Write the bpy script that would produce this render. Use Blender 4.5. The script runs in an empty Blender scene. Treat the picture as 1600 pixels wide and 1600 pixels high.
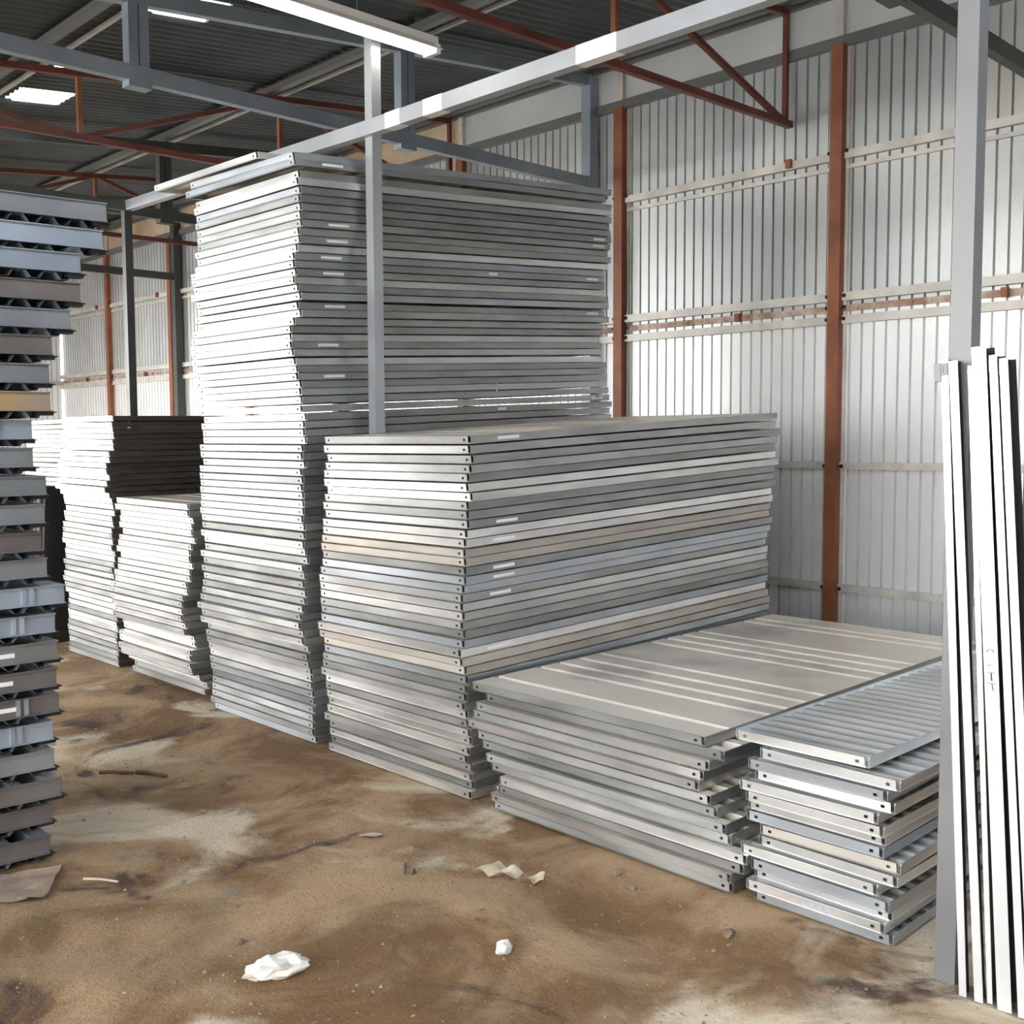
import bpy, math, random
from mathutils import Vector, Matrix, noise
random.seed(7)
R = random.Random(11)
SC = bpy.context.scene
COL = SC.collection

# ---------------------------------------------------------------- camera, sky, exposure
cd = bpy.data.cameras.new('camera'); cam = bpy.data.objects.new('camera', cd); COL.objects.link(cam)
yaw, pit, rol, F = 0.79855, 0.071439, -0.0042415, 1682.98
fw = Vector((math.cos(yaw)*math.cos(pit), math.sin(yaw)*math.cos(pit), -math.sin(pit)))
rt = Vector((math.sin(yaw), -math.cos(yaw), 0)); up = rt.cross(fw)
c, s = math.cos(rol), math.sin(rol)
r2 = c*rt + s*up; u2 = -s*rt + c*up
m = Matrix((r2, u2, -fw)).transposed().to_4x4(); m.translation = Vector((0, 0, 1.6))
cam.matrix_world = m
cd.sensor_width = 36; cd.lens = F/1600*36; cd.clip_start = .05; cd.clip_end = 200
SC.camera = cam

W = bpy.data.worlds.new('overcast_sky'); SC.world = W; W.use_nodes = True
wn = W.node_tree.nodes; wl = W.node_tree.links
bg = wn['Background']
tc = wn.new('ShaderNodeTexCoord'); sx = wn.new('ShaderNodeSeparateXYZ'); rp = wn.new('ShaderNodeValToRGB')
wl.new(tc.outputs['Generated'], sx.inputs[0]); wl.new(sx.outputs['Z'], rp.inputs[0])
rp.color_ramp.elements[0].position = 0.0; rp.color_ramp.elements[0].color = (1, .985, .95, 1)
rp.color_ramp.elements[1].position = .7; rp.color_ramp.elements[1].color = (.72, .82, 1, 1)
wl.new(rp.outputs[0], bg.inputs[0]); bg.inputs[1].default_value = 9.5

vs = SC.view_settings
vs.view_transform = 'Standard'; vs.look = 'None'; vs.gamma = 1; vs.use_curve_mapping = False
vs.exposure = 0.45

# ---------------------------------------------------------------- materials
def mat(name, col, metal=0., rough=.6, var=0., scale=3., rvar=0., bump=0., bscale=40., col2=None, stretch=(1, 1, 1), spec=.5, rnd=0., patch=None):
    M = bpy.data.materials.new(name); M.use_nodes = True
    n = M.node_tree.nodes; l = M.node_tree.links; b = n['Principled BSDF']
    b.inputs['Metallic'].default_value = metal; b.inputs['Roughness'].default_value = rough
    b.inputs['Specular IOR Level'].default_value = spec
    tc = n.new('ShaderNodeTexCoord'); mp = n.new('ShaderNodeMapping'); l.new(tc.outputs['Object'], mp.inputs[0])
    mp.inputs['Scale'].default_value = stretch
    oi = n.new('ShaderNodeObjectInfo')
    ad = n.new('ShaderNodeVectorMath'); ad.operation = 'ADD'
    ml = n.new('ShaderNodeMath'); ml.operation = 'MULTIPLY'; ml.inputs[1].default_value = 37.
    l.new(oi.outputs['Random'], ml.inputs[0]); l.new(mp.outputs[0], ad.inputs[0]); l.new(ml.outputs[0], ad.inputs[1])
    nz = n.new('ShaderNodeTexNoise'); nz.inputs['Scale'].default_value = scale; nz.inputs['Detail'].default_value = 5
    l.new(ad.outputs[0], nz.inputs['Vector'])
    c1 = tuple(x*(1-var) for x in col) if col2 is None else col2
    mx = n.new('ShaderNodeMix'); mx.data_type = 'RGBA'
    mr = n.new('ShaderNodeMapRange'); mr.inputs[1].default_value = .35; mr.inputs[2].default_value = .65
    l.new(nz.outputs[0], mr.inputs[0]); l.new(mr.outputs[0], mx.inputs[0])
    mx.inputs[6].default_value = (*c1, 1); mx.inputs[7].default_value = (*col, 1)
    out = mx.outputs[2]
    if patch:
        pn = n.new('ShaderNodeTexNoise'); pn.inputs['Scale'].default_value = patch[1]; pn.inputs['Detail'].default_value = 6
        l.new(ad.outputs[0], pn.inputs['Vector'])
        pr = n.new('ShaderNodeMapRange'); pr.inputs[1].default_value = patch[2]; pr.inputs[2].default_value = patch[2]+.22
        l.new(pn.outputs[0], pr.inputs[0])
        m2 = n.new('ShaderNodeMix'); m2.data_type = 'RGBA'; l.new(pr.outputs[0], m2.inputs[0]); l.new(out, m2.inputs[6])
        m2.inputs[7].default_value = (*patch[0], 1); out = m2.outputs[2]
    if rnd:
        hv = n.new('ShaderNodeHueSaturation'); r3 = n.new('ShaderNodeMapRange'); r3.inputs[3].default_value = 1-rnd; r3.inputs[4].default_value = 1+rnd
        l.new(oi.outputs['Random'], r3.inputs[0]); l.new(r3.outputs[0], hv.inputs['Value']); l.new(out, hv.inputs['Color']); out = hv.outputs[0]
    l.new(out, b.inputs['Base Color'])
    if rvar:
        r4 = n.new('ShaderNodeMapRange'); r4.inputs[3].default_value = rough-rvar; r4.inputs[4].default_value = rough+rvar
        l.new(nz.outputs[0], r4.inputs[0]); l.new(r4.outputs[0], b.inputs['Roughness'])
    if bump and metal < .3:
        bn = n.new('ShaderNodeTexNoise'); bn.inputs['Scale'].default_value = bscale; bn.inputs['Detail'].default_value = 4
        l.new(ad.outputs[0], bn.inputs['Vector'])
        bp = n.new('ShaderNodeBump'); bp.inputs['Strength'].default_value = bump; bp.inputs['Distance'].default_value = .01
        l.new(bn.outputs[0], bp.inputs['Height']); l.new(bp.outputs[0], b.inputs['Normal'])
    return M

RUST = (.30, .13, .06)
galv = [
    mat('galvanised_bright', (.82, .83, .825), .9, .36, .22, 2.5, .06, .05, 9, stretch=(1, 1, 4), rnd=.16),
    mat('galvanised_grey', (.46, .475, .468), .85, .42, .3, 2.5, .10, .05, 9, stretch=(1, 1, 4), rnd=.2, patch=((.50, .43, .33), 2.0, .66)),
    mat('galvanised_blue_grey', (.52, .56, .595), .85, .38, .2, 2.5, .07, .05, 9, stretch=(1, 1, 4), rnd=.12),
    mat('galvanised_dusty', (.58, .545, .485), .6, .48, .2, 3, .08, .05, 9, stretch=(1, 1, 4), rnd=.1, patch=((.45, .36, .27), 2.4, .55)),
]
deckm = mat('deck_sheet_dusty', (.90, .81, .68), .30, .36, .15, 1.6, .05, .04, 8, patch=((.22, .21, .18), 1.4, .52))
ribm = mat('deck_sheet_ribbed', (.58, .58, .55), .7, .40, .25, 2, .1)
traym = [
    mat('tray_steel_grey', (.36, .38, .39), .6, .5, .3, 3, .1, rnd=.15, patch=((.27, .22, .17), 2.2, .62)),
    mat('tray_steel_blue', (.46, .53, .60), .55, .46, .2, 3, .1, rnd=.1),
    mat('tray_steel_rusty', (.52, .33, .13), .3, .55, .3, 3, .1, col2=(.34, .30, .26)),
    mat('tray_steel_brown_grey', (.23, .21, .195), .45, .5, .3, 3, .1, rnd=.15),
]
dark_inside = mat('dark_clip_and_channel_shade', (.025, .025, .03), .2, .6, .3, 4)  # dark clips, and the shade inside the leaning channels put into colour
paper = mat('white_paper', (.88, .88, .86), 0, .6, .04, 6)
wallm = mat('wall_galvanised', (.96, .965, .955), .35, .35, .08, 1.2, .05, .06, 6, stretch=(1, 1, .4), rnd=.04)
wall_dull = mat('wall_galvanised_dull', (.70, .72, .71), .55, .40, .22, 1.5, .1, .06, 6, stretch=(1, 1, .4), rnd=.05, patch=((.56, .53, .47), 1.3, .55))
wall_dark = mat('wall_sheet_dark', (.20, .20, .19), .3, .6, .3, 1.5, .1)
fascia_m = mat('fascia_sheet', (.74, .75, .74), .4, .5, .18, 1.4, .08, patch=((.55, .42, .30), .9, .67))
fascia_tan = mat('fascia_sheet_rusty', (.72, .55, .38), .1, .6, .4, 1.6, .08, patch=((.45, .24, .10), 1.3, .6))
girtm = mat('girt_cream', (.74, .70, .64), .3, .5, .25, 4, .1, patch=((.46, .30, .2), 3, .63))
trackm = mat('rusty_track', (.62, .52, .44), .2, .6, .4, 7, .1, col2=(.34, .18, .12))
rustm = mat('red_oxide_paint', (.34, .115, .055), .05, .55, .35, 4, .08, .1, 30)
redpipe = mat('red_oxide_pipe', (.20, .06, .04), .05, .5, .35, 4, .08)
postm = mat('grey_painted_steel', (.20, .20, .195), .3, .42, .15, 3, .08)
beamm = mat('grey_blue_steel', (.38, .44, .50), .4, .42, .2, 3, .08)
darkbeam = mat('dark_grey_steel', (.085, .09, .085), .3, .45, .25, 3, .08)
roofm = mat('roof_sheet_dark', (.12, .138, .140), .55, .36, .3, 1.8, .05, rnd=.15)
whitem = mat('white_plastic', (.86, .85, .80), 0, .35, .06, 6)
tubem = mat('tube_glass', (.88, .88, .86), 0, .2, .03, 6)
channelm = mat('channel_white_zinc', (.82, .84, .85), .7, .37, .1, 3, .05, stretch=(1, 1, .5))
slabm = mat('black_sheet', (.03, .028, .028), .1, .5, .3, 3)
_b = tubem.node_tree.nodes['Principled BSDF']; _b.inputs['Emission Color'].default_value = (1, .97, .9, 1); _b.inputs['Emission Strength'].default_value = 6.0
sideshade = mat('shaded_brown_steel', (.10, .085, .075), .35, .55, .3, 3, .1)  # shade of the gap beside the far stack, put into its side colour
holem = mat('dark_hole', (.012, .01, .01), 0, .8)
inkm = mat('dark_ink', (.05, .055, .09), 0, .6)
chalkm = mat('pale_blue_chalk', (.55, .68, .78), 0, .7)
stampm = mat('faded_grey_ink', (.32, .34, .38), 0, .7)
cardm = mat('cardboard', (.50, .38, .27), 0, .8, .35, 5, col2=(.34, .24, .17))
whiterock = mat('white_crumpled_paper', (.78, .75, .66), 0, .7, .15, 14)
tanpaper = mat('tan_crumpled_paper', (.62, .50, .35), 0, .7, .25, 14)
woodm = mat('pale_wood', (.62, .50, .36), 0, .7, .2, 14)
stonem = mat('brown_stone', (.22, .15, .10), 0, .85, .4, 12)
skylm = bpy.data.materials.new('translucent_sheet'); skylm.use_nodes = True
_b = skylm.node_tree.nodes['Principled BSDF']; _b.inputs['Base Color'].default_value = (.9, .92, .93, 1)
_b.inputs['Transmission Weight'].default_value = .9; _b.inputs['Roughness'].default_value = .8; _b.inputs['IOR'].default_value = 1.05

# dirt
dirt = bpy.data.materials.new('dirt_floor'); dirt.use_nodes = True
n = dirt.node_tree.nodes; l = dirt.node_tree.links; b = n['Principled BSDF']
b.inputs['Roughness'].default_value = .9; b.inputs['Specular IOR Level'].default_value = .25
tc = n.new('ShaderNodeTexCoord')
def nz(sc, det=6, rough=.6, dist=0., st=(1, 1, 1), off=(0, 0, 0)):
    mp = n.new('ShaderNodeMapping'); mp.inputs['Scale'].default_value = st; mp.inputs['Location'].default_value = off
    l.new(tc.outputs['Object'], mp.inputs[0])
    t = n.new('ShaderNodeTexNoise'); t.inputs['Scale'].default_value = sc; t.inputs['Detail'].default_value = det
    t.inputs['Roughness'].default_value = rough; t.inputs['Distortion'].default_value = dist
    l.new(mp.outputs[0], t.inputs['Vector']); return t.outputs[0]
def mr(o, a, b_):
    x = n.new('ShaderNodeMapRange'); x.interpolation_type = 'SMOOTHSTEP'; x.inputs[1].default_value = a; x.inputs[2].default_value = b_; l.new(o, x.inputs[0]); return x.outputs[0]
def mixc(f, a, b_):
    x = n.new('ShaderNodeMix'); x.data_type = 'RGBA'
    l.new(f, x.inputs[0])
    for i, v in ((6, a), (7, b_)):
        if isinstance(v, tuple): x.inputs[i].default_value = (*v, 1)
        else: l.new(v, x.inputs[i])
    return x.outputs[2]
base = mixc(mr(nz(1.5, 8, .62, .6), .40, .60), (.20, .112, .048), (.40, .265, .145))
base = mixc(mr(nz(.9, 7, .55, .8, off=(4.3, 1.7, 0)), .53, .64), base, (.62, .51, .36))
base = mixc(mr(nz(1.3, 8, .6, 1.0, off=(9, 2, 0)), .56, .66), base, (.085, .052, .035))
base = mixc(mr(nz(2.3, 6, .6, .4, off=(1, 8, 0)), .60, .70), base, (.20, .185, .14))
base = mixc(mr(nz(60, 4, .7), .60, .72), base, (.08, .05, .03))
base = mixc(mr(nz(45, 3, .7, off=(3, 3, 0)), .66, .74), base, (.50, .40, .28))
l.new(base, b.inputs['Base Color'])
bp = n.new('ShaderNodeBump'); bp.inputs['Strength'].default_value = .7; bp.inputs['Distance'].default_value = .02
ma = n.new('ShaderNodeMath'); ma.operation = 'MULTIPLY_ADD'; l.new(nz(70, 5, .7), ma.inputs[0]); ma.inputs[1].default_value = .5; l.new(nz(9, 6, .65), ma.inputs[2])
l.new(ma.outputs[0], bp.inputs['Height']); l.new(bp.outputs[0], b.inputs['Normal'])

# ---------------------------------------------------------------- mesh helpers
class MB:
    def __init__(s): s.v = []; s.f = []
    def quad(s, a, b, c, d):
        k = len(s.v); s.v += [a, b, c, d]; s.f.append((k, k+1, k+2, k+3)); return s
    def box(s, x0, x1, y0, y1, z0, z1):
        k = len(s.v)
        s.v += [(x, y, z) for x in (x0, x1) for y in (y0, y1) for z in (z0, z1)]
        s.f += [tuple(k+i for i in q) for q in ((0, 1, 3, 2), (4, 6, 7, 5), (0, 4, 5, 1), (2, 3, 7, 6), (0, 2, 6, 4), (1, 5, 7, 3))]
        return s
    def bar(s, a, b, w, h=None, upv=(0, 0, 1)):
        h = h or w; a = Vector(a); b = Vector(b); d = (b-a).normalized(); u = Vector(upv)
        if abs(d.dot(u)) > .99: u = Vector((1, 0, 0))
        r = d.cross(u).normalized(); u = r.cross(d)
        k = len(s.v)
        for p in (a, b):
            for sr, su in ((-1, -1), (1, -1), (1, 1), (-1, 1)): s.v.append(tuple(p+r*sr*w/2+u*su*h/2))
        s.f += [(k, k+1, k+2, k+3), (k+7, k+6, k+5, k+4)] + [(k+i, k+4+i, k+4+(i+1) % 4, k+(i+1) % 4) for i in range(4)]
        return s
    def tube(s, a, b, r, n=10):
        a = Vector(a); b = Vector(b); d = (b-a).normalized(); u = Vector((0, 0, 1)) if abs(d.z) < .9 else Vector((1, 0, 0))
        e = d.cross(u).normalized(); g = d.cross(e); k = len(s.v)
        for p in (a, b):
            for i in range(n):
                t = 2*math.pi*i/n; s.v.append(tuple(p+e*r*math.cos(t)+g*r*math.sin(t)))
        s.f += [(k+i, k+(i+1) % n, k+n+(i+1) % n, k+n+i) for i in range(n)]
        s.f += [tuple(k+i for i in range(n)[::-1]), tuple(k+n+i for i in range(n))]
        return s
    def extr(s, prof, d, closed=False):   # profile list of 3d points extruded by vector d
        k = len(s.v); d = Vector(d); m_ = len(prof)
        s.v += [tuple(p) for p in prof] + [tuple(Vector(p)+d) for p in prof]
        for i in range(m_ if closed else m_-1):
            j = (i+1) % m_; s.f.append((k+i, k+j, k+m_+j, k+m_+i))
        if closed: s.f += [tuple(k+i for i in range(m_))[::-1], tuple(k+m_+i for i in range(m_))]
        return s
    def mesh(s, name, m_=None):
        me = bpy.data.meshes.new(name); me.from_pydata([tuple(p) for p in s.v], [], s.f)
        if m_: me.materials.append(m_)
        me.update(); return me
def link(name, me, parent=None, loc=None, rot=None):
    o = bpy.data.objects.new(name, me); COL.objects.link(o)
    if parent: o.parent = parent
    if loc is not None: o.location = loc
    if rot is not None: o.rotation_euler = rot
    return o
def tag(o, label=None, cat=None, group=None, kind=None):
    if label: o['label'] = label
    if cat: o['category'] = cat
    if group: o['group'] = group
    if kind: o['kind'] = kind
    return o
def empty(name, loc=(0, 0, 0), rot=None):
    o = bpy.data.objects.new(name, None); COL.objects.link(o); o.location = loc; o.empty_display_size = .1
    if rot is not None: o.rotation_euler = rot
    return o
def swap_mat(o, m_):      # material on the object, mesh data stays shared
    o.material_slots[0].link = 'OBJECT'; o.material_slots[0].material = m_

ONES = ['', 'first', 'second', 'third', 'fourth', 'fifth', 'sixth', 'seventh', 'eighth', 'ninth', 'tenth', 'eleventh', 'twelfth', 'thirteenth', 'fourteenth', 'fifteenth', 'sixteenth', 'seventeenth', 'eighteenth', 'nineteenth']
TENS = ['', '', 'twent', 'thirt', 'fort', 'fift', 'sixt', 'sevent', 'eight']
def ordw(k):
    if k < 20: return ONES[k]
    return TENS[k//10]+('ieth' if k % 10 == 0 else 'y-'+ONES[k % 10])

# ---------------------------------------------------------------- floor
def ground_h(x, y):
    h = .045*noise.noise(Vector((x*.9, y*.9, 0))) + .022*noise.noise(Vector((x*2.7, y*2.7, 3))) + .010*noise.noise(Vector((x*8, y*8, 5)))
    flat = min(1, max(0, (3.0-x)/.5)) if x < 3.0 else 0
    h = h*flat - .004
    if x > 1.5-.4*0 and x < 1.6 and y > 4: h *= .4
    if -1.2 < x < 1.65 and 4.0 < y < 5.6: h = -.006
    if 2.9 < x < 3.3 and .6 < y < 2.0: h += .012*max(0, noise.noise(Vector((x*9, y*9, 1)))) 
    return h
xs = [-4+.06*i for i in range(189)]; ys = [-3+.06*i for i in range(345)]
v = [(x, y, ground_h(x, y)) for y in ys for x in xs]
nx = len(xs)
f = [(j*nx+i, j*nx+i+1, (j+1)*nx+i+1, (j+1)*nx+i) for j in range(len(ys)-1) for i in range(nx-1)]
me = bpy.data.meshes.new('floor'); me.from_pydata(v, [], f); me.materials.append(dirt)
for p in me.polygons: p.use_smooth = True
fl = link('floor', me); tag(fl, kind='structure')
yard_m = mat('yard_soil', (.50, .45, .37), 0, .9, .2, .5)
yb = MB(); yb.box(-60, -4, -40, 60, -.4, -.03); yb.box(-4, 60, 17.65, 60, -.4, -.03); yb.box(-4, 60, -40, -3, -.4, -.03)
tag(link('floor_yard', yb.mesh('yard', yard_m)), kind='structure')

# ---------------------------------------------------------------- right wall
DX = 7.0
wall = empty('wall_right', (DX, 0, 0)); tag(wall, kind='structure')
cols = [-2.01+1.965*k for k in range(11)]    # 1.92, 3.885, 5.85 ...
tiers = [(0, .50), (.50, 1.40), (1.40, 2.47), (2.47, 3.50), (3.50, 4.30)]
def sheet_mesh(w, h, pitch=.089, gw=.011, dp=.030, name='corrugated_sheet', m_=wallm):
    prof = [(0, 0, 0)]; k = int(w/pitch); st = (w-k*pitch)/2
    for i in range(k):
        y = st+(i+.5)*pitch
        prof += [(0, y-gw/2-.003, 0), (dp, y-gw/2, 0), (dp, y+gw/2, 0), (0, y+gw/2+.003, 0)]
    prof.append((0, w, 0))
    mb = MB(); mb.extr(prof, (0, 0, h)); mb.box(dp+.002, dp+.004, 0, w, 0, h)
    return mb.mesh(name, m_)
sm = {}
for bi in range(len(cols)-1):
    y0 = cols[bi]+.035; w = 1.965-.07
    if cols[bi+1] > 17.7: continue
    for ti, (z0, z1) in enumerate(tiers):
        key = ti
        if key not in sm: sm[key] = sheet_mesh(w, z1-z0, m_=wallm if ti < 3 else wall_dull)
        link('corrugated_sheet', sm[key], wall, (R.uniform(0, .004), y0, z0))
colm = MB().box(-.075, .0, -.045, .045, 0, 4.27).mesh('wall_column', rustm)
fl_m = MB().box(-.012, .001, .045, .085, 0, 4.27).box(-.012, .001, -.07, -.045, 0, 4.27).mesh('column_flange', girtm)
holes = MB()
for sy in (-1, 1):
    for z in (3.55, 2.56, 2.48, 2.40, 1.37, .50):
        holes.tube((-.048, sy*.066, z), (-.04, sy*.066, z), .014, 10)
hm = holes.mesh('pipe_end', holem)
for k, y in enumerate(cols):
    if y > 17.4: continue
    link('wall_column', colm, wall, (0, y, 0)); link('column_flange', fl_m, wall, (0, y, 0)); link('pipe_end', hm, wall, (0, y, 0))
gm = {'upper': MB().box(-.04, 0, 0, 1.865, -.028, .028), 'thin': MB().box(-.02, 0, 0, 1.865, -.014, .014), 'mid': MB().box(-.042, 0, 0, 1.865, -.03, .03), 'mid2': MB().box(-.042, 0, 0, 1.865, -.028, .028), 'low': MB().box(-.04, 0, 0, 1.865, -.026, .026)}
gm = {k: b_.mesh('girt', girtm) for k, b_ in gm.items()}
tm = MB().box(-.02, 0, 0, 1.865, -.022, .022)
for i in range(14): tm.box(-.026, -.02, .06+i*.13, .12+i*.13, -.008, .008)
tm = tm.mesh('girt_track', trackm)
stub = MB().box(-.07, -.035, -.02, .02, -.03, .03).mesh('girt_bracket', rustm)
for k in range(len(cols)-1):
    y0 = cols[k]+.05
    if y0 > 16: continue
    for nm, z in (('upper', 3.525), ('thin', 3.445), ('mid', 2.555), ('mid2', 2.395), ('low', 1.375), ('low', .505)):
        link('girt', gm[nm], wall, (0, y0, z))
    link('girt_track', tm, wall, (0, y0, 2.475))
    link('girt_bracket', stub, wall, (0, y0+.75, 2.475)); 
    link('girt_bracket', stub, wall, (0, y0+.33, 3.535))
# eaves beam, fascia
link('eaves_beam', MB().box(-.05, .0, -3, 17.5, 4.26, 4.33).mesh('eaves_beam', postm), wall)
for k in range(len(cols)-1):
    if cols[k+1] > 17.7: continue
    mm = fascia_m if cols[k] < 7.5 else fascia_tan
    link('fascia_sheet', MB().box(-.015, -.005, cols[k]+.01, cols[k+1]-.01, 4.33, 4.72).mesh('fascia_sheet', mm), wall)
    link('fascia_bracket', MB().box(-.05, -.015, cols[k]-.03, cols[k]+.03, 4.33, 4.66).mesh('fascia_bracket', girtm), wall)
link('eaves_trim', MB().box(-.06, -.0, -3, 17.5, 4.60, 4.63).mesh('eaves_trim', postm), wall)

# back and front end walls
for nm, yy in (('wall_back', 17.55), ('wall_front', -2.2)):
    wb = empty(nm, (0, yy, 0), (0, 0, math.radians(90))); tag(wb, kind='structure')
    ms = sheet_mesh(1.9, 4.6, m_=wall_dark if nm == 'wall_front' else wallm)
    # local x = world y, local y = -world x
    for i in range(2 if nm == 'wall_back' else 6):
        link('corrugated_sheet', ms, wb, (0, -DX+.02+i*1.965 if True else 0, 0))
        link('wall_column', MB().box(-.08, 0, -.045, .045, 0, 4.3).mesh('wall_column', rustm), wb, (0 if nm == 'wall_back' else .09, -DX+i*1.965+1.93, 0))
    for z in (.5, 1.375, 2.45, 3.5):
        link('girt', MB().box(-.045 if nm == 'wall_back' else .0, 0 if nm == 'wall_back' else .045, -DX, -3.1 if nm == 'wall_back' else 4, z-.03, z+.03).mesh('girt', girtm), wb)

# unseen sheets added at the open side's far corner to block sky glare
wl_ = empty('wall_left_added', (-4, 0, 0)); tag(wl_, kind='structure')
ms = sheet_mesh(1.9, 3.5, m_=wall_dark)
for i in range(2): link('corrugated_sheet', ms, wl_, (0, 13.6+i*1.965, 0))
for i in range(11): link('wall_column', MB().box(-.09, -.0, -.045, .045, -.05, 3.5).mesh('wall_column', rustm), wl_, (0, -2.2+i*1.965, 0))
# ---------------------------------------------------------------- roof
def RZ(x): return 4.16+.10*(x-3.03)          # rafter centre height
roof = empty('ceiling', (0, 0, 0)); tag(roof, kind='structure')
def roof_mesh(w, L, p=.1, a=.014, m_=roofm, nm='roof_sheet'):
    prof = []; k = int(round(w/p))
    for i in range(k*6+1):
        y = i*p/6; prof.append((0, y, a*math.cos(2*math.pi*i/6)))
    mb = MB(); mb.extr(prof, (L, 0, .10*L)); me = mb.mesh(nm, m_)
    for q in me.polygons: q.use_smooth = True
    return me
ycuts = [(-3+.8*i) for i in range(12)]           # -3 .. 5.8
seg = []; y = -3.0
marks = [(6.4, 6.8), (8.1, 8.4), (8.9, 9.3)]
mi = 0
while y < 17.5:
    if mi < 3 and y + .8 > marks[mi][0]+1e-6:
        if marks[mi][0]-y > .05: seg.append((y, marks[mi][0], 0))
        seg.append((*marks[mi], 1)); y = marks[mi][1]; mi += 1
    else: seg.append((y, y+.8, 0)); y += .8
rc = {}
def rsheet(x0, x1, y0, y1, sky=False, lift=0.):
    w = round((y1-y0)/.1)*.1; L = round(x1-x0, 3); key = (round(w, 2), L, sky)
    if key not in rc: rc[key] = roof_mesh(w, L, m_=skylm if sky else roofm, nm='skylight_sheet' if sky else 'roof_sheet')
    link('skylight_sheet' if sky else 'roof_sheet', rc[key], roof, (x0, y0, RZ(x0)+.15+lift))
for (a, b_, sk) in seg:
    if -.7 < a < .9:          # unseen translucent strip added over the near bay to light tops and floor
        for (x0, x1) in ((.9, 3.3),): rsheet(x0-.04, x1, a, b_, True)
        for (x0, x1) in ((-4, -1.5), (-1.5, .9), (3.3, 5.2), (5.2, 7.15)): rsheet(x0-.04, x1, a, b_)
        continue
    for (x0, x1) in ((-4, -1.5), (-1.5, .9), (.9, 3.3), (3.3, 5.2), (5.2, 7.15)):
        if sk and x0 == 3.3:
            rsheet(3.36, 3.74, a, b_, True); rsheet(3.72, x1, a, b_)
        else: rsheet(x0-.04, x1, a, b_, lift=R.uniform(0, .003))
for x in (-3.2, -1.1, .95, 2.95, 4.95, 6.85):
    link('purlin', MB().bar((x, -3, RZ(x)+.09), (x, 17.5, RZ(x)+.09), .06, .05).mesh('purlin', postm), roof)
    link('lath', MB().bar((x+.22, -3, RZ(x+.22)+.115), (x+.22, 17.5, RZ(x+.22)+.115), .03, .02).mesh('lath', girtm), roof)

# grey portal frames across the building
def portal(y, label, m_=beamm, stubs=(2.95, 4.95), x0=-3.6):
    e = empty('portal_frame', (6.93, y, 0))
    tag(e, label, 'steel frame', 'portal frames carrying the roof')
    X = lambda x: x-6.93
    link('rafter', MB().bar((X(x0), 0, RZ(x0)), (X(6.93), 0, RZ(6.93)), .06, .09).mesh('rafter', m_), e)
    link('tie_beam', MB().box(X(x0), X(6.9), -.03, .03, 3.665, 3.755).mesh('tie_beam', m_), e)
    link('wall_post', MB().box(-.05, .05, -.05, .05, .0, RZ(6.93)+.02).mesh('wall_post', m_), e)
    for i, x in enumerate(stubs):
        b_ = MB().box(X(x)-.062, X(x)-.004, -.04, .04, 3.755, RZ(x)-.045)
        b_.box(X(x)+.004, X(x)+.062, -.04, .04, 3.755, RZ(x)-.045)
        b_.box(X(x)-.07, X(x)+.07, -.045, .045, 3.63, 3.665)
        link('hanger', b_.mesh('hanger', m_), e)
    return e
portal(2.5, 'dark grey roof frame crossing the top right corner behind the right-hand post', darkbeam, (.95, 2.95, 4.95))
portal(6.16, 'blue-grey roof frame with twin hanger tubes, crossing behind the bright tall post', beamm, (.95, 2.95, 4.95))
portal(9.83, 'dark roof frame seen just above the top left of the tallest stack', darkbeam, (4.95, .95))
portal(13.49, 'dark grey roof frame furthest away, its post standing against the far wall', darkbeam, (4.95, .95))

# red trusses
def truss(y, label):
    e = empty('roof_truss', (6.93, y, 0)); tag(e, label, 'truss', 'red oxide roof trusses')
    X = lambda x: x-6.93
    T = lambda x: RZ(x)+.04
    P = lambda x, t: (X(x), 0, T(x) if t else 3.775+.012*(x-3))
    link('top_chord', MB().bar(P(-3.6, 1), P(6.93, 1), .045, .045).mesh('top_chord', redpipe), e)
    link('bottom_chord', MB().bar(P(-3.6, 0), P(7.0, 0), .045, .045).mesh('bottom_chord', redpipe), e)
    vs_ = (-2.6, -.5, 1.4, 3.36, 5.05, 6.93)
    for x in vs_: link('web_post', MB().bar(P(x, 0), P(x, 1), .035, .035, (1, 0, 0)).mesh('web_post', rustm if x < 6 else redpipe), e)
    for a, ta, b2, tb in ((6.93, 0, 5.05, 1), (5.05, 1, 3.36, 0), (3.36, 0, 1.4, 1), (1.4, 1, -.5, 0), (-.5, 0, -2.6, 1)):
        link('diagonal', MB().bar(P(a, ta), P(b2, tb), .035, .035).mesh('diagonal', redpipe), e)
truss(4.29, 'rust red truss meeting the wall nearest the camera, above the middle bay')
truss(7.95, 'rust red truss over the tallest stack, crossing just behind the blue-grey frame')
truss(11.6, 'rust red truss in the distance, above the left end of the roof')

# rack frame
e = empty('rack_frame', (3.47, 4.55, 0)); tag(e, 'grey square-tube rack frame with tall bright post between the two biggest stacks', 'steel frame')
def rel(*p): return (p[0]-3.47, p[1]-4.55, p[2])
def post(x, y, z1, m_, lab=None, w=.06):
    o = link('post', MB().box(-w/2, w/2, -w/2, w/2, 0, z1).mesh('post', m_), e, rel(x, y, 0))
    if lab: o['label'] = lab
    return o
postbright = mat('pale_grey_post', (.50, .525, .55), .35, .4, .12, 3, .08)
post(3.485, 4.60, 3.72, postbright, 'pale grey post between the two biggest stacks')
post(3.81, 8.20, 3.42, darkbeam, 'dark post at the far left')
post(3.05, 1.30, 3.3, postm, 'grey post behind the leaning channels')
link('long_beam', MB().bar(rel(3.45, .2, 3.18), rel(3.45, 4.62, 3.18), .055, .075).bar(rel(3.45, 4.58, 3.18), rel(3.83, 8.28, 3.395), .055, .075).mesh('long_beam', postbright), e)
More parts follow.
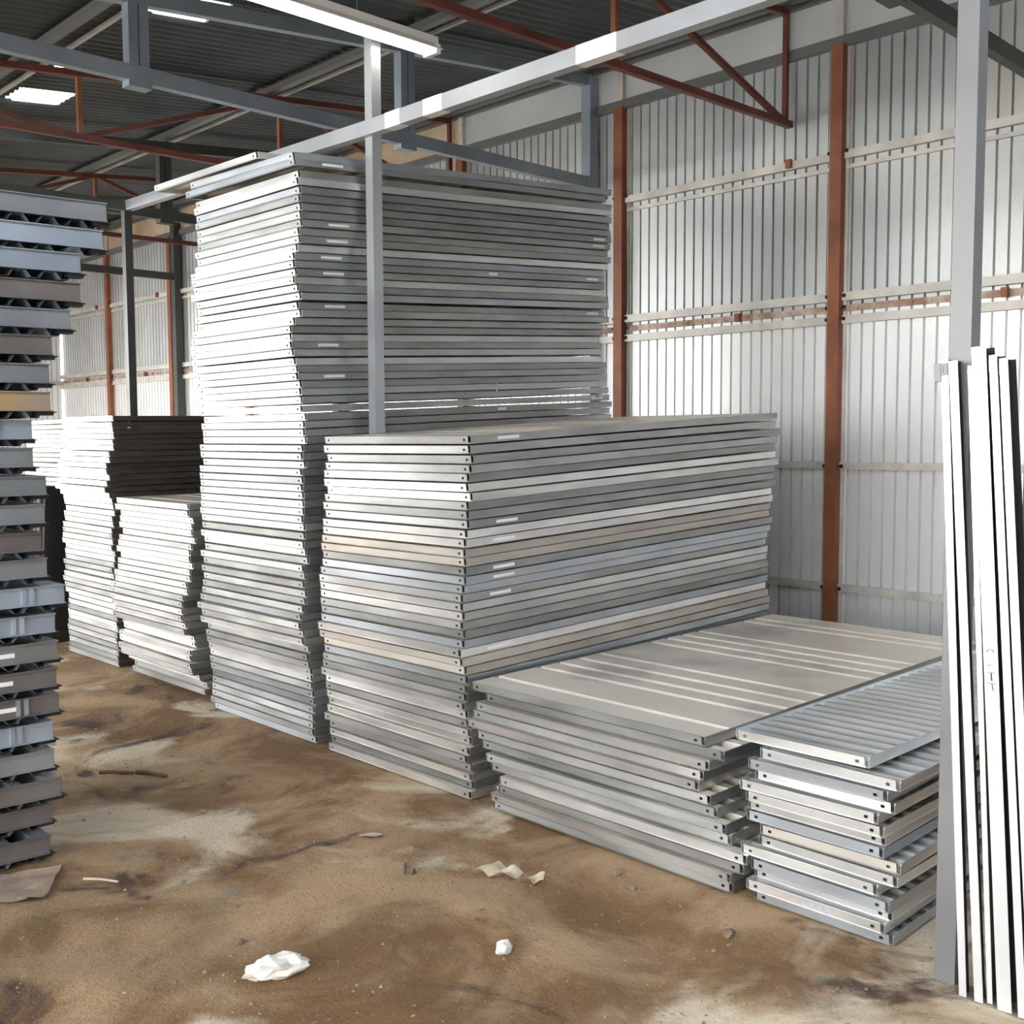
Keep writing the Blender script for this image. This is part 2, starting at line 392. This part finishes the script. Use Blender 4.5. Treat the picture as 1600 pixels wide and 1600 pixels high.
for a, b_ in ((3.98, 4.12), (4.30, 4.42), (2.9, 3.12)):
    link('white_sleeve', MB().bar(rel(3.45, a, 3.18), rel(3.45, b_, 3.18), .058, .078).mesh('white_sleeve', paper), e)
link('cross_beam', MB().bar(rel(-2, 8.2, 3.385), rel(3.81, 8.2, 3.385), .05, .07).mesh('cross_beam', darkbeam), e)
link('cross_beam', MB().bar(rel(3.05, 1.3, 3.27), rel(3.42, 1.3, 3.27), .05, .07).mesh('cross_beam', postm), e)

# fluorescent batten
e = empty('fluorescent_light', (3.79, 4.46, 3.62)); tag(e, 'long white twin fluorescent batten hung at the top of the bright post', 'light')
link('housing', MB().box(-2.44, 0, -.03, .03, .02, .065).mesh('housing', whitem), e)
link('reflector', MB().extr([(-2.44, -.065, -.005), (-2.44, -.035, .025), (-2.44, .035, .025), (-2.44, .065, -.005), (-2.44, .062, -.01), (-2.44, .033, .018), (-2.44, -.033, .018), (-2.44, -.062, -.01)], (2.44, 0, 0), True).mesh('reflector', whitem), e)
for sy in (-.034, .034):
    link('tube', MB().tube((-2.40, sy, -.008), (-.04, sy, -.008), .014, 12).mesh('tube', tubem), e)
for x in (-2.42, -.02):
    link('tube_holder', MB().box(x-.014, x+.014, -.055, .055, -.028, .02).mesh('tube_holder', whitem), e)
for x in (-2.0, -.5):
    link('hanger_wire', MB().tube((x, 0, .06), (x, 0, RZ(3.79+x)+.12-3.62), .003, 6).mesh('hanger_wire', postm), e)

# ---------------------------------------------------------------- flat steel panels
T = .0345
cache = {}
def front_flange(W_, flip=False):
    mb = MB(); a, b_ = .012, W_-.012; t = .0015
    h0, h1 = .012, .0215
    ys_ = [a+.020, a+.033, b_-.033, b_-.020]
    mb.box(0, t, a, b_, .005, h0).box(.006, .008, a, b_, 0, .006).box(0, t, a, b_, h1, T)
    mb.box(0, t, a, ys_[0], h0, h1).box(0, t, ys_[1], ys_[2], h0, h1).box(0, t, ys_[3], b_, h0, h1)
    mb.box(0, .02, a, b_, 0, .0015)
    # folded rim, a hair proud of the flange
    mb.box(-.0025, .0, a, b_, T-.007, T)
    return mb
def panel_meshes(L, W_, style):
    key = (L, W_, style)
    if key in cache: return cache[key]
    fm = front_flange(W_).mesh('end_flange', galv[0])
    bm_ = MB(); bm_.box(L-.0015, L, .006, W_-.006, 0, T).box(L-.02, L, .006, W_-.006, 0, .0015)
    bm_ = bm_.mesh('end_flange', galv[0])
    sf = MB().box(.004, L-.004, 0, .0015, .004, T).box(.004, L-.004, .005, .0065, 0, .006).box(.004, L-.004, 0, .018, 0, .0015)
    sf.box(.004, L-.004, -.0025, 0, T-.007, T).box(.004, L-.004, -.0015, 0, .0, .004)
    sf = sf.mesh('side_flange', galv[0])
    sb = MB().box(.004, L-.004, W_-.0015, W_, 0, T).box(.004, L-.004, W_-.018, W_, 0, .0015).mesh('side_flange', galv[0])
    # deck: profile along x extruded along y
    zt = T-.001; prof = []
    if style == 'grooved':
        cen = [.15] + [.42, .55, .69, .84] + [1.24, 1.375, 1.51, 1.65] + [2.08, 2.2]
        prof.append((.001, zt)); gw, gd = .018, .012
        for c_ in cen:
            if c_ < L-.05: prof += [(c_-gw, zt), (c_-gw*.5, zt-gd), (c_+gw*.5, zt-gd), (c_+gw, zt)]
        prof.append((L-.001, zt))
    elif style == 'trough':       # sheet lies low, flanges stand up, close ribs
        prof.append((.002, .006)); x = .05
        while x < L-.06:
            prof += [(x, .006), (x+.012, .024), (x+.034, .024), (x+.046, .006)]; x += .075
        prof.append((L-.002, .006))
    elif style == 'tray':
        prof.append((.001, zt)); x = .05
        while x < L-.08:
            prof += [(x, zt), (x+.02, zt-.03), (x+.05, zt-.03), (x+.07, zt)]; x += .11
        prof.append((L-.001, zt))
    mb = MB(); mb.extr([(p[0], .002, p[1]) for p in prof], (0, W_-.004, 0))
    d = mb.mesh('deck', ribm if style == 'trough' else deckm)
    cache[key] = (fm, bm_, sf, sb, d)
    return cache[key]
labm = MB().box(.16, .29, -.0045, -.0025, .010, .024).mesh('paper_label', paper)
labm2 = MB().box(1.35, 1.42, -.0045, -.0025, .010, .026).mesh('paper_label', paper)
labm3 = MB().box(2.22, 2.33, -.0045, -.0025, .010, .024).mesh('paper_label', paper)
ADJ = {0: 'bright galvanised', 1: 'grey galvanised', 2: 'bluish galvanised', 3: 'tan'}
PJ = random.Random(99)
def panel(loc, rot, L, W_, style, mi_, label, group, labels=(), side=None):
    e_ = empty('steel_tray', loc, rot); tag(e_, label, 'metal tray', group)
    fm, bm_, sf, sb, d = panel_meshes(L, W_, style)
    for me_, nm in ((fm, 'end_flange'), (bm_, 'end_flange'), (sf, 'side_flange'), (sb, 'side_flange')):
        o = link(nm, me_, e_); swap_mat(o, galv[mi_])
        if me_ is sf: sfo = o
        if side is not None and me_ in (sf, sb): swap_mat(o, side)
        if me_ is fm: o.rotation_euler = (0, PJ.uniform(-.05, .05), 0)
    link('deck', d, e_)
    for q in labels: link('paper_label', q, sfo)
    return e_
def interp(tab, z):
    if z <= tab[0][0]: return tab[0][1]
    for (a, va), (b_, vb) in zip(tab, tab[1:]):
        if z <= b_: return va+(vb-va)*(z-a)/(b_-a)
    return tab[-1][1]
def stack(nm, z0, z1, pitch, xoff, ytab, W_, tilt, L=2.4, style='grooved', group='', jx=.02, jy=.02, wts=(5, 4, 2, 1), labrate=.2, dusty=(), lab2=0, yawj=.006, side=None):
    cnt = int(round((z1-z0)/pitch)); rr = random.Random(nm); runj = 0; rx = 0.; out = []
    gaps = [rr.choice((.003, .003, .004, .004, .005, .007)) for _ in range(cnt)]
    k_ = ((z1-z0)/cnt-T)*cnt/sum(gaps); z = z0; tl = tilt(z0)
    for i in range(cnt):
        if rr.random() < .25: runj = rr.uniform(-jx, jx)
        x = interp(xoff, z)+runj+rr.uniform(-.4, .4)*jx
        y = interp(ytab, z)+rr.uniform(-jy, jy)
        mi_ = rr.choices(range(4), wts)[0]
        for (a, b_, q) in dusty:
            if a <= z <= b_: mi_ = q
        labs = []
        if rr.random() < labrate: labs.append(labm)
        if rr.random() < lab2: labs.append(labm2)
        if rr.random() < lab2*2: labs.append(labm3)
        g_ = gaps[i]*k_                      # free height above this tray
        tl = max(tl, tilt(z))
        rx = max(-.006, min(.006, rx+rr.uniform(-1, 1)*min(.003, g_*.35)))
        k = cnt-i
        where = 'topmost' if k == 1 else ('lowest' if i == 0 else (ordw(k)+' from the top'))
        out.append(panel((x, y, z+.001-rx*W_/2), (rx, -tl, rr.uniform(-yawj, yawj)), L, W_, style, mi_, '%s steel tray, %s of the %s' % (ADJ[mi_].replace(' galvanised', ''), where, nm), group, labs, side))
        z += T+g_
    return out

# front block stack
stack('big square stack in the middle', 0, 1.60, .040, [(0, 3.10), (.5, 3.085), (.53, 3.07), (1.6, 3.09)],
      [(0, 3.45), (.3, 3.46), (.55, 3.45), (.9, 3.465), (1.25, 3.44), (1.45, 3.42), (1.6, 3.43)], 1.09, lambda z: .008+.028*z,
      group='trays of the middle stack', labrate=.3, dusty=((.53, .60, 3), (1.02, 1.07, 3)), jx=.02, jy=.011, wts=(7, 5, 1, 0))
# tallest stack
s2 = stack('tallest stack', 0, 2.93, .0405, [(0, 3.10), (.5, 3.08), (.52, 3.05), (1.3, 3.08), (1.7, 3.10), (2.9, 3.07)],
      [(0, 4.66), (.55, 4.66), (.58, 4.68), (1.1, 4.67), (1.62, 4.69), (1.9, 4.73), (2.1, 4.79), (2.2, 4.73), (2.5, 4.72), (2.75, 4.67), (2.93, 4.67)], 1.07,
      lambda z: .008+.022*z, group='trays of the tallest stack', labrate=.2, lab2=.07, wts=(.6, 8, 2, 0), jx=.022, jy=.015)
# three loose panels on its top
for k, (y, z, rx, rz, w) in enumerate(((4.68, 2.950, .006, .01, 'third'), (4.72, 2.990, .03, -.02, 'second'), (5.10, 3.065, .0, .03, 'uppermost'))):
    panel((3.06+.02*k, y, z), (rx, -.07, rz), 2.4, 1.12, 'grooved', (2, 2, 0)[k], 'loose steel tray lying askew on the tallest stack, %s' % ('the uppermost one' if k == 2 else w+' from its very top'), 'loose trays on the tallest stack', (labm,) if k == 0 else ())
# flat topped stack
ftab = [(0, 2.07), (.03, 2.07), (.12, 2.02), (.17, 2.10), (.21, 2.11), (.24, 2.15), (.27, 2.17), (.32, 2.22), (.36, 2.20), (.42, 2.17), (.49, 2.09), (.52, 2.15), (.53, 2.21)]
for i in range(13):
    rr = random.Random('flat%d' % i)
    z = i*.0415; y = interp(ftab, z)+rr.uniform(-.015, .015)
    if i == 12: y = 2.20
    if i == 11: y = 2.13
    mi_ = rr.choice((0, 0, 1, 1)); k = 13-i
    xx = 3.09+rr.uniform(-.02, .015)
    e_ = panel((xx if i < 12 else 3.085, y, z+.002), (rr.uniform(-.001, .001), -.003, rr.uniform(-.006, .006)), 2.4, 1.22, 'tray' if i < 12 else 'grooved', mi_,
          '%s steel tray, %s of the low flat-topped stack' % (ADJ[mi_], 'broad topmost sheet' if k == 1 else ('lowest' if i == 0 else ordw(k)+' from the top')), 'trays of the low flat-topped stack')
    if i == 6:
        mk = MB(); x = .93
        for q in range(9):
            ww = rr.uniform(.006, .012); mk.bar((-.003, x, .010+rr.uniform(0, .004)), (-.003, x-ww*.4, .024-rr.uniform(0, .004)), .003, .001)
            if q in (1, 5, 6): mk.bar((-.003, x, .017), (-.003, x-.009, .014), .003, .001)
            x -= .021
        tag(link('ink_stamp', mk.mesh('ink_stamp', stampm), e_), 'smudged grey lettering')
# small stack
stab = [(0, 1.52), (.1, 1.53), (.25, 1.51), (.35, 1.55), (.45, 1.51), (.55, 1.56)]
ns = 15
for i in range(ns):
    rr = random.Random('sm%d' % i)
    z = i*.0385; y = interp(stab, z)+rr.uniform(-.03, .03)
    mi_ = rr.choice((0, 0, 0, 0, 2)) if i not in (6,) else 3; k = ns-i
    rx = 0.
    if i == ns-2: y -= .03
    if i == ns-1: y = 1.60; rx = -.012; z += .006
    e_ = panel((3.11+rr.uniform(-.03, .02), y, z+.003), (rx, -.004, rr.uniform(-.02, .02)), 2.4, .50, 'trough', mi_,
          '%s narrow ribbed tray, %s of the short right stack' % (ADJ[mi_], 'topmost' if k == 1 else ('lowest' if i == 0 else ordw(k)+' from the top')), 'trays of the short narrow stack')
    if i == 1:
        mk = MB()
        for q in range(4):
            y_ = .28-q*.028; mk.bar((-.004, y_, .006), (-.004, y_-.018, .026), .003, .001); mk.bar((-.004, y_, .026), (-.004, y_-.018, .008), .003, .001)
        tag(link('chalk_mark', mk.mesh('chalk_mark', chalkm), e_), 'pale blue chalk crosses')
# stacks further left
stack('stack left of the dark gap', .03, 1.20, .0405, [(0, 3.14), (.5, 3.10), (1.2, 3.12)], [(0, 5.93), (.3, 5.97), (.6, 5.99), (.9, 5.93), (1.2, 5.95)], 1.0,
      lambda z: .006, group='trays of the stack left of the dark gap', wts=(6, 3, 0, .3), labrate=0, jx=.03, jy=.03)
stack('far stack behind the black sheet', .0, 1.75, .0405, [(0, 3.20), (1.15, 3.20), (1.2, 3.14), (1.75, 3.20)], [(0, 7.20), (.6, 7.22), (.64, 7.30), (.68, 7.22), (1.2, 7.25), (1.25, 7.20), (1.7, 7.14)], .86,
      lambda z: .01, group='trays of the far stack', wts=(4, 3, 0, .6), side=sideshade, labrate=.06, jx=.015, jy=.02)
stack('furthest stack past the tray pile', .0, 1.76, .044, [(0, 3.85)], [(0, 9.42)], 1.15, lambda z: .0,
      group='trays of the furthest stack', wts=(0, 5, 0, 2), labrate=0, jx=.03, jy=.03)
# black sheet standing on edge
e = empty('black_sheet', (3.2, 8.62, 0), (0, math.radians(3), 0)); tag(e, 'tall black sheet bundle standing upright beside the far stack', 'metal sheet')
link('core', MB().box(-.06, .35, -.19, .19, 0, 1.22).mesh('core', slabm), e)
link('edge_strip', MB().box(-.075, -.06, .17, .19, 0, 1.20).mesh('edge_strip', girtm), e)
for q in (-.12, -.04, .05): link('fold', MB().tube((-.06, q, .0), (-.06, q, 1.215), .03, 10).mesh('fold', slabm), e)

# ---------------------------------------------------------------- tray pile at left (thick ribbed trays)
TT = .072
def tray_meshes(L, W_):
    fm = MB()
    fm.box(0, L, 0, .002, .0, TT).box(0, L, -.012, 0, TT-.004, TT).box(0, L, -.010, 0, 0, .004)
    fm = fm.mesh('front_face', traym[0])
    prof = [(L-.002, TT)]; x = L-.06
    low = -.028
    while x > .12:
        prof += [(x, TT-.008), (x-.02, low+.03), (x-.055, low+.03), (x-.075, TT-.008)]; x -= .115
    prof.append((.002, TT-.008))
    d = MB().extr([(p[0], .004, p[1]) for p in prof], (0, W_-.01, 0)).mesh('ribbed_deck', traym[0])
    # visible corrugation below the front face
    prof = []; x = L-.02
    while x > .12:
        prof += [(x, 0), (x-.02, -.026), (x-.05, -.026), (x-.07, 0)]; x -= .11
    rb = MB().extr([(p[0], .012, p[1]) for p in prof], (0, W_-.03, 0))
    rb = rb.mesh('underside_ribs', traym[1])
    en = MB().box(L-.002, L, 0, W_, 0, TT-.01).mesh('end_plate', traym[0])
    bk = MB().box(0, L, W_-.002, W_, 0, TT).mesh('back_face', traym[0])
    cl = MB().box(L-.05, L+.012, .004, .05, -.016, .0).box(L-.02, L+.02, -.004, .04, -.006, -.002).mesh('corner_clip', dark_inside)
    st = MB().box(L-.16, L-.145, -.008, 0, .006, TT-.006).box(L-.13, L-.115, -.008, 0, .006, TT-.006).mesh('stiffener', traym[1])
    return fm, d, rb, en, bk, cl, st
tms = tray_meshes(2.4, 1.2)
tlab = MB().box(2.14, 2.26, -.004, -.001, .026, .042).mesh('paper_label', paper)
xt = [(0, 1.52), (.10, 1.53), (.2, 1.54), (.36, 1.58), (.5, 1.57), (.6, 1.60), (.7, 1.60), (.85, 1.58), (.93, 1.63), (1.03, 1.60), (1.15, 1.55), (1.3, 1.56), (1.45, 1.56), (1.56, 1.54), (1.68, 1.58), (1.78, 1.60), (1.88, 1.62), (1.98, 1.70), (2.08, 1.72), (2.18, 1.73), (2.28, 1.83), (2.40, 1.86)]
nt = 24
for i in range(nt):
    z = .075+i*.1; rr = random.Random('tr%d' % i); k = nt-i
    mi_ = 0
    if i in (16,): mi_ = 2
    if i in (9, 8, 22, 21, 15, 4): mi_ = 1
    if i in (0, 1, 2, 5, 6, 11, 18, 20): mi_ = 3
    x1 = interp(xt, z)+rr.uniform(-.018, .018)
    adj = ('grey', 'pale blue-grey', 'orange-rusted', 'dark brownish grey')[mi_]
    e_ = empty('ribbed_tray', (x1-2.4, 4.12+rr.uniform(-.02, .02), z), (rr.uniform(-.001, .001), .02-.0018*i, rr.uniform(-.012, .012)))
    tag(e_, '%s thick ribbed tray, %s of the left-edge pile' % (adj, 'topmost' if k == 1 else ('lowest' if i == 0 else ordw(k)+' from the top')), 'metal tray', 'ribbed trays piled at the left edge')
    fm, d, rb, en, bk, cl, st = tms
    for me_ in (fm, en, bk): swap_mat(link(me_.name.split('.')[0], me_, e_), traym[mi_])
    link('ribbed_deck', d, e_); link('underside_ribs', rb, e_); link('corner_clip', cl, e_)
    if i in (15, 9, 8, 5, 4): link('stiffener', st, e_)
    if i in (16, 13, 12, 6, 5, 7, 18): link('paper_label', tlab, e_, (-.02 if i in (5, 6, 7) else -.1, 0, 0))
for x in (-.6, 1.25):
    o = link('timber_bearer', MB().box(-.04, .04, 0, 1.1, -.01, .036).mesh('timber_bearer', stonem), None, (x, 4.18, 0))
    tag(o, 'dark bearer under the tray pile, %s' % ('out at its left' if x < 0 else 'near its right-hand corner'), 'bearer', 'bearers under the tray pile')

# ---------------------------------------------------------------- leaning channels at right
def channel(y0, y1, x, H, w, dp, label, xt_=0., nick=0):
    dy = y1-y0; L = math.hypot(H, dy)
    e_ = empty('steel_channel', (x, y0, .0), (-math.atan2(dy, H), math.atan2(xt_, H), 0))
    tag(e_, label, 'metal channel', 'channels leaning at the right edge')
    t = .003
    link('face', MB().box(0, t, -w/2, w/2, 0, L).mesh('face', channelm), e_)
    link('web', MB().box(t, dp, w/2-t, w/2, 0, L).mesh('web', dark_inside), e_)  # inner shade of the channel given as a dark colour
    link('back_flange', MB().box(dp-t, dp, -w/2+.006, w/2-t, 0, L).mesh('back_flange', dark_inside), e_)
    link('end_tab', MB().box(-.004, .0, -w/2+.001, w/2-.001, L-.045, L-.01).box(-.006, -.004, w*.1, w*.35, L-.036, L-.018).mesh('end_tab', postm if nick else channelm), e_)
    if nick: link('end_hook', MB().box(-.004, .02, w/2, w/2+.018, L-.06, L-.01).mesh('end_hook', postm), e_)
    return e_
channel(1.229, 1.327, 2.98, 1.805, .021, .034, 'leftmost white steel channel leaning against the grey post, hooked top end', nick=1)
channel(1.184, 1.302, 2.98, 1.80, .024, .034, 'white steel channel between the hooked leftmost one and a thin cream one')
channel(1.159, 1.260, 2.995, 1.785, .015, .075, 'thin recessed cream channel just left of the tallest channel')
channel(1.113, 1.233, 2.98, 1.835, .039, .075, 'tallest and widest white channel, handwritten marks at mid height')
channel(1.066, 1.194, 2.98, 1.81, .021, .075, 'white channel just right of the widest one with handwriting')
channel(1.037, 1.166, 2.98, 1.80, .022, .075, 'bluish white channel leaning at the very right edge of the view')
mk = MB()
ch = bpy.data.objects['steel_channel.003']
z0 = 1.0
for k in range(7):
    a = math.pi*k/7; a2 = math.pi*(k+1)/7
    mk.bar((-.002, .009*math.cos(a), z0+.01*math.sin(a)), (-.002, .009*math.cos(a2), z0+.01*math.sin(a2)), .0035, .0012)
for zz, ww in ((.965, .010), (.945, .010), (.915, .011)):
    mk.bar((-.002, -ww, zz), (-.002, ww, zz), .0045, .0012)
mk.bar((-.002, -.004, .97), (-.002, -.010, .972), .004, .001); mk.bar((-.002, 0, .945), (-.002, -.001, .922), .0035, .0012); mk.bar((-.002, -.001, .915), (-.002, -.004, .895), .0035, .0012)
tag(link('ink_mark', mk.mesh('ink_mark', inkm), ch), 'hand-drawn dark marks')

# ---------------------------------------------------------------- litter on the floor
def blob(name, loc, size, m_, label, cat, seed, rot=0., sub=2, amp=.35, group=None):
    import bmesh
    bm = bmesh.new(); bmesh.ops.create_icosphere(bm, subdivisions=sub, radius=1)
    for v_ in bm.verts:
        q = noise.noise(v_.co*1.7+Vector((seed, seed*2, 0)))+.6*noise.noise(v_.co*4+Vector((seed, 0, 3)))
        v_.co *= 1+amp*q
        v_.co = Vector((v_.co.x*size[0], v_.co.y*size[1], v_.co.z*size[2]))
    zmin = min(v_.co.z for v_ in bm.verts)
    for v_ in bm.verts: v_.co.z -= zmin
    me_ = bpy.data.meshes.new(name); bm.to_mesh(me_); bm.free(); me_.materials.append(m_)
    o = link(name, me_, None, (loc[0], loc[1], ground_h(*loc)-.004), (0, 0, rot)); tag(o, label, cat, group)
    return o
blob('crumpled_paper', (1.63, 2.67), (.085, .038, .030), whiterock, 'white crumpled paper lying on the dirt at lower left of centre', 'litter', 3, -.4, 3, .55)
def sheetlit(name, pts, m_, label, seed, th=.0015, amp=.02):
    cx = sum(p[0] for p in pts)/len(pts); cy = sum(p[1] for p in pts)/len(pts)
    N = 8; mb = MB(); a, b_, c_, d_ = [Vector((p[0]-cx, p[1]-cy, 0)) for p in pts]
    for s_ in (0, 1):
        for j in range(N+1):
            for i in range(N+1):
                u_, w_ = i/N, j/N
                p = a*(1-u_)*(1-w_)+b_*u_*(1-w_)+c_*u_*w_+d_*(1-u_)*w_
                h = abs(noise.noise(Vector((p.x*12+seed, p.y*12, seed))))*amp+.006+ground_h(cx+p.x, cy+p.y)
                mb.v.append((p.x, p.y, h-s_*th))
    n1 = (N+1)*(N+1)
    for s_ in (0, 1):
        for j in range(N):
            for i in range(N):
                k = s_*n1+j*(N+1)+i; q = (k, k+1, k+N+2, k+N+1); mb.f.append(q if not s_ else q[::-1])
    o = link(name, mb.mesh(name, m_), None, (cx, cy, 0)); tag(o, label, 'litter'); return o
sheetlit('paper_scrap', [(2.56, 2.83), (2.62, 2.70), (2.70, 2.72), (2.68, 2.83)], tanpaper, 'tan crumpled paper scrap on the dirt in front of the flat-topped stack', 2, amp=.06)
sheetlit('paper_scrap', [(2.63, 2.68), (2.68, 2.60), (2.72, 2.63), (2.70, 2.69)], tanpaper, 'smaller tan scrap touching the right end of the crumpled tan paper', 5, amp=.05)
sheetlit('paper_scrap', [(2.50, 3.46), (2.52, 3.38), (2.58, 3.38), (2.56, 3.45)], mat('pink_paper', (.62, .46, .40), 0, .8, .1, 9), 'small pinkish paper scrap lying below the middle stack', 7, amp=.01)
sheetlit('cardboard_sheet', [(1.00, 3.90), (1.36, 3.72), (1.53, 4.0), (1.2, 4.08)], cardm, 'torn flattened cardboard on the floor at the foot of the tray pile', 4, .004, .02)
blob('stone', (2.234, 2.338), (.028, .024, .02), whiterock, 'small pale lump on the dirt, below and right of the tan scraps', 'stone', 9, 0, 2, .4)
for k, (x, y, sz, lb) in enumerate(((1.696, 2.991, .017, 'small brown clod above the white crumpled paper'), (2.945, 2.478, .02, 'brown clod close to the flat-topped stack, left of its partner'), (2.89, 2.36, .016, 'brown clod close to the flat-topped stack, the lower of two'), (2.838, 1.92, .024, 'dark clod left of the short narrow stack'), (2.40, 2.99, .02, 'dark clod on the dirt between the white paper and the tan scraps'))):
    blob('clod', (x, y), (sz, sz*.8, sz*.7), stonem, lb, 'clod', 20+k, k, 1, .4)
def stick(name, a, b_, r, m_, label):
    a = Vector((*a, ground_h(*a)+r)); b_ = Vector((*b_, ground_h(*b_)+r))
    mb = MB(); mid = (a+b_)/2+Vector((.004, .006, .001)); mb.tube(a-mid, Vector((0, 0, 0)), r, 7); mb.tube((0, 0, 0), b_-mid, r*.85, 7)
    tag(link(name, mb.mesh(name, m_), None, mid), label, 'stick')
stick('wood_stick', (1.552, 3.855), (1.634, 3.741), .005, woodm, 'thin pale stick lying right of the cardboard')
stick('dark_stick', (2.10, 4.98), (2.20, 4.84), .010, stonem, 'dark stick on the dirt between tray pile and tallest stack, left one')
stick('dark_stick', (2.22, 4.85), (2.30, 4.70), .010, stonem, 'dark stick on the dirt in front of the tallest stack, right one')
stick('dark_stick', (2.42, 3.06), (2.36, 2.99), .006, stonem, 'short curled dark stick in the middle of the dirt')
# gravel: nobody could count it
g = MB(); rg = random.Random(5)
for i in range(900):
    x = rg.uniform(.8, 3.15); y = rg.uniform(.9, 6.5)
    if x > 3.0 and y > 1.4: continue
    if x < 1.7 and y > 4.0: continue
    if x > 2.9 and y < 1.5: continue
    if x < 1.6 and 3.65 < y < 4.15: continue
    r_ = rg.choice((.0025, .004, .004, .006, .008)); z = ground_h(x, y)
    k = len(g.v); a = rg.uniform(0, 6)
    for j in range(4): g.v.append((x+r_*math.cos(a+j*1.57)*rg.uniform(.8, 1.5), y+r_*math.sin(a+j*1.57), z-.001))
    g.v.append((x+rg.uniform(-.3, .3)*r_, y, z+r_*rg.uniform(.6, 1.1)))
    g.f += [(k+j, k+(j+1) % 4, k+4) for j in range(4)]
tag(link('gravel', g.mesh('gravel', mat('gravel', (.34, .25, .17), 0, .9, .5, 30))), 'fine gravel and crumbs of soil scattered over the dirt floor', 'gravel', kind='stuff')
# light base block at the foot of the right-hand post
